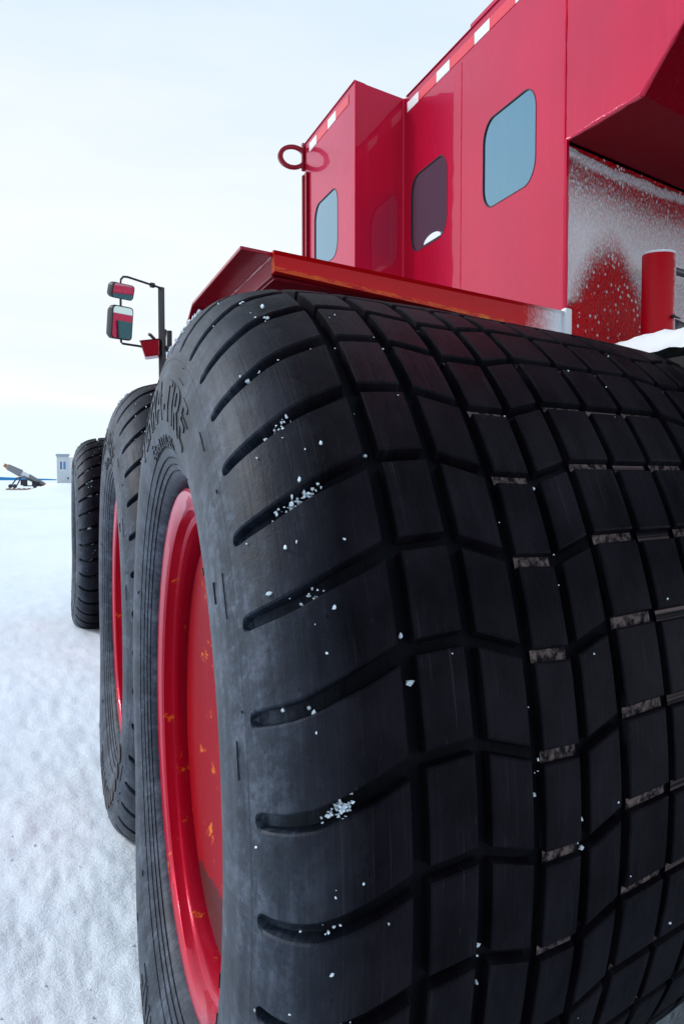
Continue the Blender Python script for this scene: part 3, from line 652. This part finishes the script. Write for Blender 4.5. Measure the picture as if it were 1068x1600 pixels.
lt = MB(); lt.tube([Pm(1.065, 1.335, -.06), Pm(1.085, 1.33, -.06), Pm(1.16, 1.27, -.05)], .015, 6); lt.add([Pm(.962, 1.262, -.11), Pm(1.18, 1.303, -.11), Pm(1.20, 1.320, .13), Pm(.985, 1.280, .13)], [(0, 1, 2, 3)])
part(lt, 'indicator_lid', M['grey_steel'])
ex = MB(); ex.tube([Pm(1.262, .6, .2), Pm(1.262, 1.36, .2), Pm(1.270, 1.41, .2), Pm(1.285, 1.43, .2)], .024, 10); ex.tube([Pm(1.310, .6, .1), Pm(1.312, 1.33, .1), Pm(1.312, 1.415, .1)], .026, 10)
part(ex, 'exhaust_stack', M['black'], smooth=35)

# ------------------------------------------------------------------ snow lying on the rear deck
dr = MB(); na_, nb_ = 90, 34; vs = []
for i in range(na_ + 1):
    for j in range(nb_ + 1):
        a = A_W + .02 + 1.2 * i / na_; b = 1.02 + .79 * j / nb_
        z = .345 + .055 * math.exp(-((a - 1.785) / .075) ** 2) * (1 if b > 1.3 else .7) - .03 * max(0, 1 - (a - A_W) / .10) + .035 * min(1, max(0, (a - 1.97) / .15)) - .035 * math.exp(-(((a - 1.93) / .06) ** 2))
        z += .010 * noise.noise(Vector((a * 14, b * 14, 0))) + .003 * noise.noise(Vector((a * 60, b * 60, 3)))
        z -= .05 * max(0, 1 - (b - 1.02) / .1)
        vs.append(W(a, b, Z(z)))
dr.add(vs, [(i * (nb_ + 1) + j, (i + 1) * (nb_ + 1) + j, (i + 1) * (nb_ + 1) + j + 1, i * (nb_ + 1) + j + 1) for i in range(na_) for j in range(nb_)])
o = dr.build('snow_drift', M['powder'], smooth=80); tag(o, 'powder snow drifted on the rear deck of the red bus round the pipe', 'snow', kind='stuff')

lum = MB(); ic = bmesh.new(); bmesh.ops.create_icosphere(ic, subdivisions=2, radius=1); LV = [v.co.copy() for v in ic.verts]; LF = [tuple(v.index for v in f.verts) for f in ic.faces]; ic.free()
for _ in range(150):
    y = 2.0 * (9 / 2.0) ** random.random(); x = random.uniform(-.62, .20) * y * .8; r_ = random.choice((.0025, .003, .004, .006)) * random.uniform(.7, 1.3)
    z0 = .026 * noise.noise(Vector((x, y, 0)) * .9) + .013 * noise.noise(Vector((x, y, 0)) * 3.1 + Vector((5, 0, 0)))
    sx, sy, sz = random.uniform(.8, 1.5), random.uniform(.8, 1.5), random.uniform(.45, .8); sd_ = random.random() * 50
    lum.add([(x + v.x * r_ * sx * (1 + .5 * noise.noise(v * 1.6 + Vector((sd_, 0, 0)))), y + v.y * r_ * sy * (1 + .5 * noise.noise(v * 1.6 + Vector((0, sd_, 0)))), z0 + .002 + v.z * r_ * sz) for v in LV], LF)
o = lum.build('snow_lumps', M['snow'], smooth=80, fix=False); tag(o, 'small crumbs of crusted snow scattered over the packed snow', 'snow', kind='stuff')

# ------------------------------------------------------------------ chips of ice on the tyres
ice = MB(); ico = bmesh.new(); bmesh.ops.create_icosphere(ico, subdivisions=1, radius=1); IV = [v.co.copy() for v in ico.verts]; ico.verts.index_update(); IF = [tuple(v.index for v in f.verts) for f in ico.faces]; ico.free()
def chip(wi, a, th, size, d):
    s = s_of_a(max(.246, a)); aa, r = P_s(s); n = N_s(s); p = Vector(tyre_pt(aa + n[0] * d, r + n[1] * d, th)) + Vector(W(WH[wi][0], WH[wi][1], AX))
    k = [random.uniform(.55, 1.25) for _ in IV]; sx, sy, sz = [random.uniform(.6, 1.3) for _ in range(3)]
    ice.add([p + Vector((v.x * sx, v.y * sy, v.z * sz)) * (size * k[i]) for i, v in enumerate(IV)], IF)
def groove_th(wi, k, a): return TH0 + k * PITCH + lug_center(s_of_a(a))
for wi in (0, 1, 2):
    dens = (1, .6, .9)[wi]
    for k, cluster, amid in ((3, 10, .30), (2, 14, .33), (4, 9, .34), (1, 34, .335), (0, 9, .32), (-1, 3, .30), (-2, 40, .335), (-3, 5, .33), (-4, 5, .33), (5, 12, .30), (6, 9, .27)):
        kk = [(random.gauss(amid, .018)) for _ in range(3)]
        for _ in range(int(cluster * dens * 1.3)):
            a = random.choice(kk) + random.gauss(0, .008); chip(wi, a, groove_th(wi, k, a) + random.gauss(0, .006), random.uniform(.0009, .0030) * (1.5 if random.random() < .08 else 1), random.uniform(-.018, -.003))
    for _ in range(int(45 * dens)):
        chip(wi, random.uniform(.24, 1.3) if random.random() < .6 else random.gauss(.33, .05), random.uniform(R(-25), R(85)), random.uniform(.0008, .0022) * (1.5 if random.random() < .1 else 1), .0012)
    for _ in range(int(36 * dens)):
        a = random.choice((.449, .560, .668, .772, .873)) + random.gauss(0, .004); chip(wi, a, random.uniform(R(-20), R(80)), random.uniform(.001, .0045), random.uniform(-.024, -.010))
    for _ in range(int(14 * dens)): chip(wi, random.gauss(.35, .03), random.uniform(R(20), R(75)), random.uniform(.0015, .0035), .002)
    for _ in range(int(26 * dens)): chip(wi, random.uniform(.255, .31), random.uniform(R(86), R(104)), random.uniform(.002, .006), .002)
o = ice.build('ice_chips', M['ice'], fix=False); tag(o, 'small clear chips of ice caught in the grooves of the black tyres', 'ice', kind='stuff')

# ------------------------------------------------------------------ background: hut on its snow bank, sledge with a folded-down wind machine
def bxx(mb, x0, x1, y0, y1, z0, z1, mi=0):
    vs = [(x, y, z) for x in (x0, x1) for y in (y0, y1) for z in (z0, z1)]; return mb.add(vs, [(0, 1, 3, 2), (4, 6, 7, 5), (0, 4, 5, 1), (2, 3, 7, 6), (0, 2, 6, 4), (1, 5, 7, 3)], mi)
M['hut'] = simple('white_steel_cladding', (.62, .67, .70), .5); M['hut_trim'] = simple('grey_trim', (.36, .42, .48), .5)
M['sign'] = M['hut_trim']; M['wood'] = simple('wood', (.34, .20, .10), .8); M['wing'] = simple('grey_painted_metal', (.22, .225, .25), .5); M['orange'] = simple('orange_paint', (.62, .27, .06), .5)
M['winglass'] = simple('blue_window_glass', (.10, .22, .42), .1); M['white'] = simple('white_paint', (.75, .77, .8), .5)
hut = empty('site_hut', (2.9, 93.8, .78)); tag(hut, 'small white corrugated cabin with one window on a snow bank', 'hut')
h = MB(); x0, x1, y0, y1 = -1.50, -.42, 0, 2.6; n = 16
bxx(h, x0, x1, y0 + .03, y1, 0, 2.72)
for i in range(7): xx = x0 + .02 + i * .15; bxx(h, xx, xx + .05, y0 - .01, y0 + .028, .05, 2.55) if not (i in (1, 2, 3, 4, 5)) else bxx(h, xx, xx + .05, y0 - .01, y0 + .028, .05, 1.20)
ho = h.build('wall', M['hut'], parent=hut)
h = MB(); bxx(h, x1 + .003, x1 + 1.9, y0 + .25, y1, .05, 2.55); h.build('annex', M['white'], parent=hut)
h = MB(); bxx(h, x0 - .08, x1 + .08, y0 - .07, y1 + .05, 2.725, 2.86); bxx(h, x0 - .03, x1, y0 - .045, y0 - .012, 2.56, 2.72); h.build('roof', M['hut_trim'], parent=hut)
h = MB(); wx0, wx1, wz0, wz1 = x0 + .27, x0 + .80, 1.40, 2.16
for r_ in ((wx0 - .07, wx1 + .07, wz1, wz1 + .07), (wx0 - .07, wx1 + .07, wz0 - .07, wz0), (wx0 - .07, wx0, wz0, wz1), (wx1, wx1 + .07, wz0, wz1), ((wx0 + wx1) / 2 - .04, (wx0 + wx1) / 2 + .04, wz0, wz1)): bxx(h, r_[0], r_[1], y0 - .05, y0 + .02, r_[2], r_[3])
fo = h.build('window', M['white'], parent=hut); h = MB(); bxx(h, wx0 + .001, wx1 - .001, y0 - .012, y0 + .012, wz0 + .001, wz1 - .001); h.build('pane', M['winglass'], parent=fo)
h = MB(); bxx(h, x0 + .03, x1 - .1, y0 + .2, y1 - .2, -.25, -.003); h.build('base_frame', M['dark'], parent=hut)
h = MB(); bxx(h, x0 + .93, x0 + 1.05, y0 - .10, y0 - .012, .50, .66); h.build('meter_box', M['dark'], parent=hut)

sl = empty('towed_blade_rig', (-1.7, 122.1, 0)); tag(sl, 'long grey orange-tipped blades lying tilted on a black frame on a wooden sledge', 'machine')
h = MB(); bxx(h, -2.4, 2.35, -.9, -.6, .03, .16); bxx(h, -2.4, 2.35, .6, .9, .03, .16)
for i in range(8): bxx(h, -2.2 + i * .58, -1.9 + i * .58, -.95, .95, .165, .22)
h.build('sledge', M['wood'], parent=sl)
h = MB(); V3 = Vector
for y in (-.7, .7):
    h.tube([V3((-1.9, y, .3)), V3((-1.1, y, 1.45)), V3((-.2, y, 1.60)), V3((.3, y, 1.3)), V3((1.5, y, .75)), V3((1.9, y, .3))], .07, 8)
    h.tube([V3((-1.3, y, .3)), V3((-.9, y, .95)), V3((-.7, y, 1.5))], .07, 8); h.tube([V3((-.4, y, .5)), V3((1.5, y, .5))], .06, 8)
bxx(h, -.7, .1, -.45, .45, .55, 1.25); bxx(h, .6, 1.5, -.45, .45, .5, 1.0)
h.build('frame', M['black'], parent=sl, smooth=35)
for x in (-1.85, -1.35, .95, 1.75):
    
    for yy in (-.85, .70): h = MB(); h.tube([V3((x, yy, .46)), V3((x, yy + .15, .46))], .24, 18); h.build('wheel', M['black'], parent=sl, smooth=40)
ax = V3((-.1, 0, 1.72)); d = V3((2.25, 0, -1.18)).normalized(); u = V3((d.z, 0, -d.x)) * -1
def blade(name, s0, s1, w0, w1, y0, mi, mats):
    mb = MB(); P = [ax + d * s + u * w for s, w in ((s0, -w0), (s1, -w1), (s1 + .0, w1), (s0, w0))]
    mb.add([p + V3((0, y0 - .09, 0)) for p in P] + [p + V3((0, y0 + .09, 0)) for p in P], [(0, 1, 2, 3), (7, 6, 5, 4), (0, 4, 5, 1), (1, 5, 6, 2), (2, 6, 7, 3), (3, 7, 4, 0)]); return mb.build(name, mats, parent=sl)
b1 = blade('blade', -2.25, -.55, .36, .46, -.35, 0, M['wing']); b2 = blade('blade', -2.65, -.45, .22, .30, .35, 0, M['wing']); b3 = blade('blade', .35, 2.35, .40, .28, -.25, 0, M['wing']); b4 = blade('blade', .1, 2.05, .30, .22, .45, 0, M['wing'])
for bb, s0, s1, w_, y in ((b1, -2.40, -2.255, .30, -.35), (b2, -2.80, -2.655, .22, .35), (b3, 2.355, 2.50, .27, -.25)):
    t = blade('tip', s0, s1, w_, w_, y, 0, M['orange']); t.parent = bb
h = MB(); h.tube([ax + d * -.6, ax + d * .4], .36, 12); h.build('hub', M['white'], parent=sl, smooth=40)
h = MB(); h.tube([ax + d * -1.0, ax + d * -.56], .41, 12); h.build('collar', M['black'], parent=sl, smooth=40)
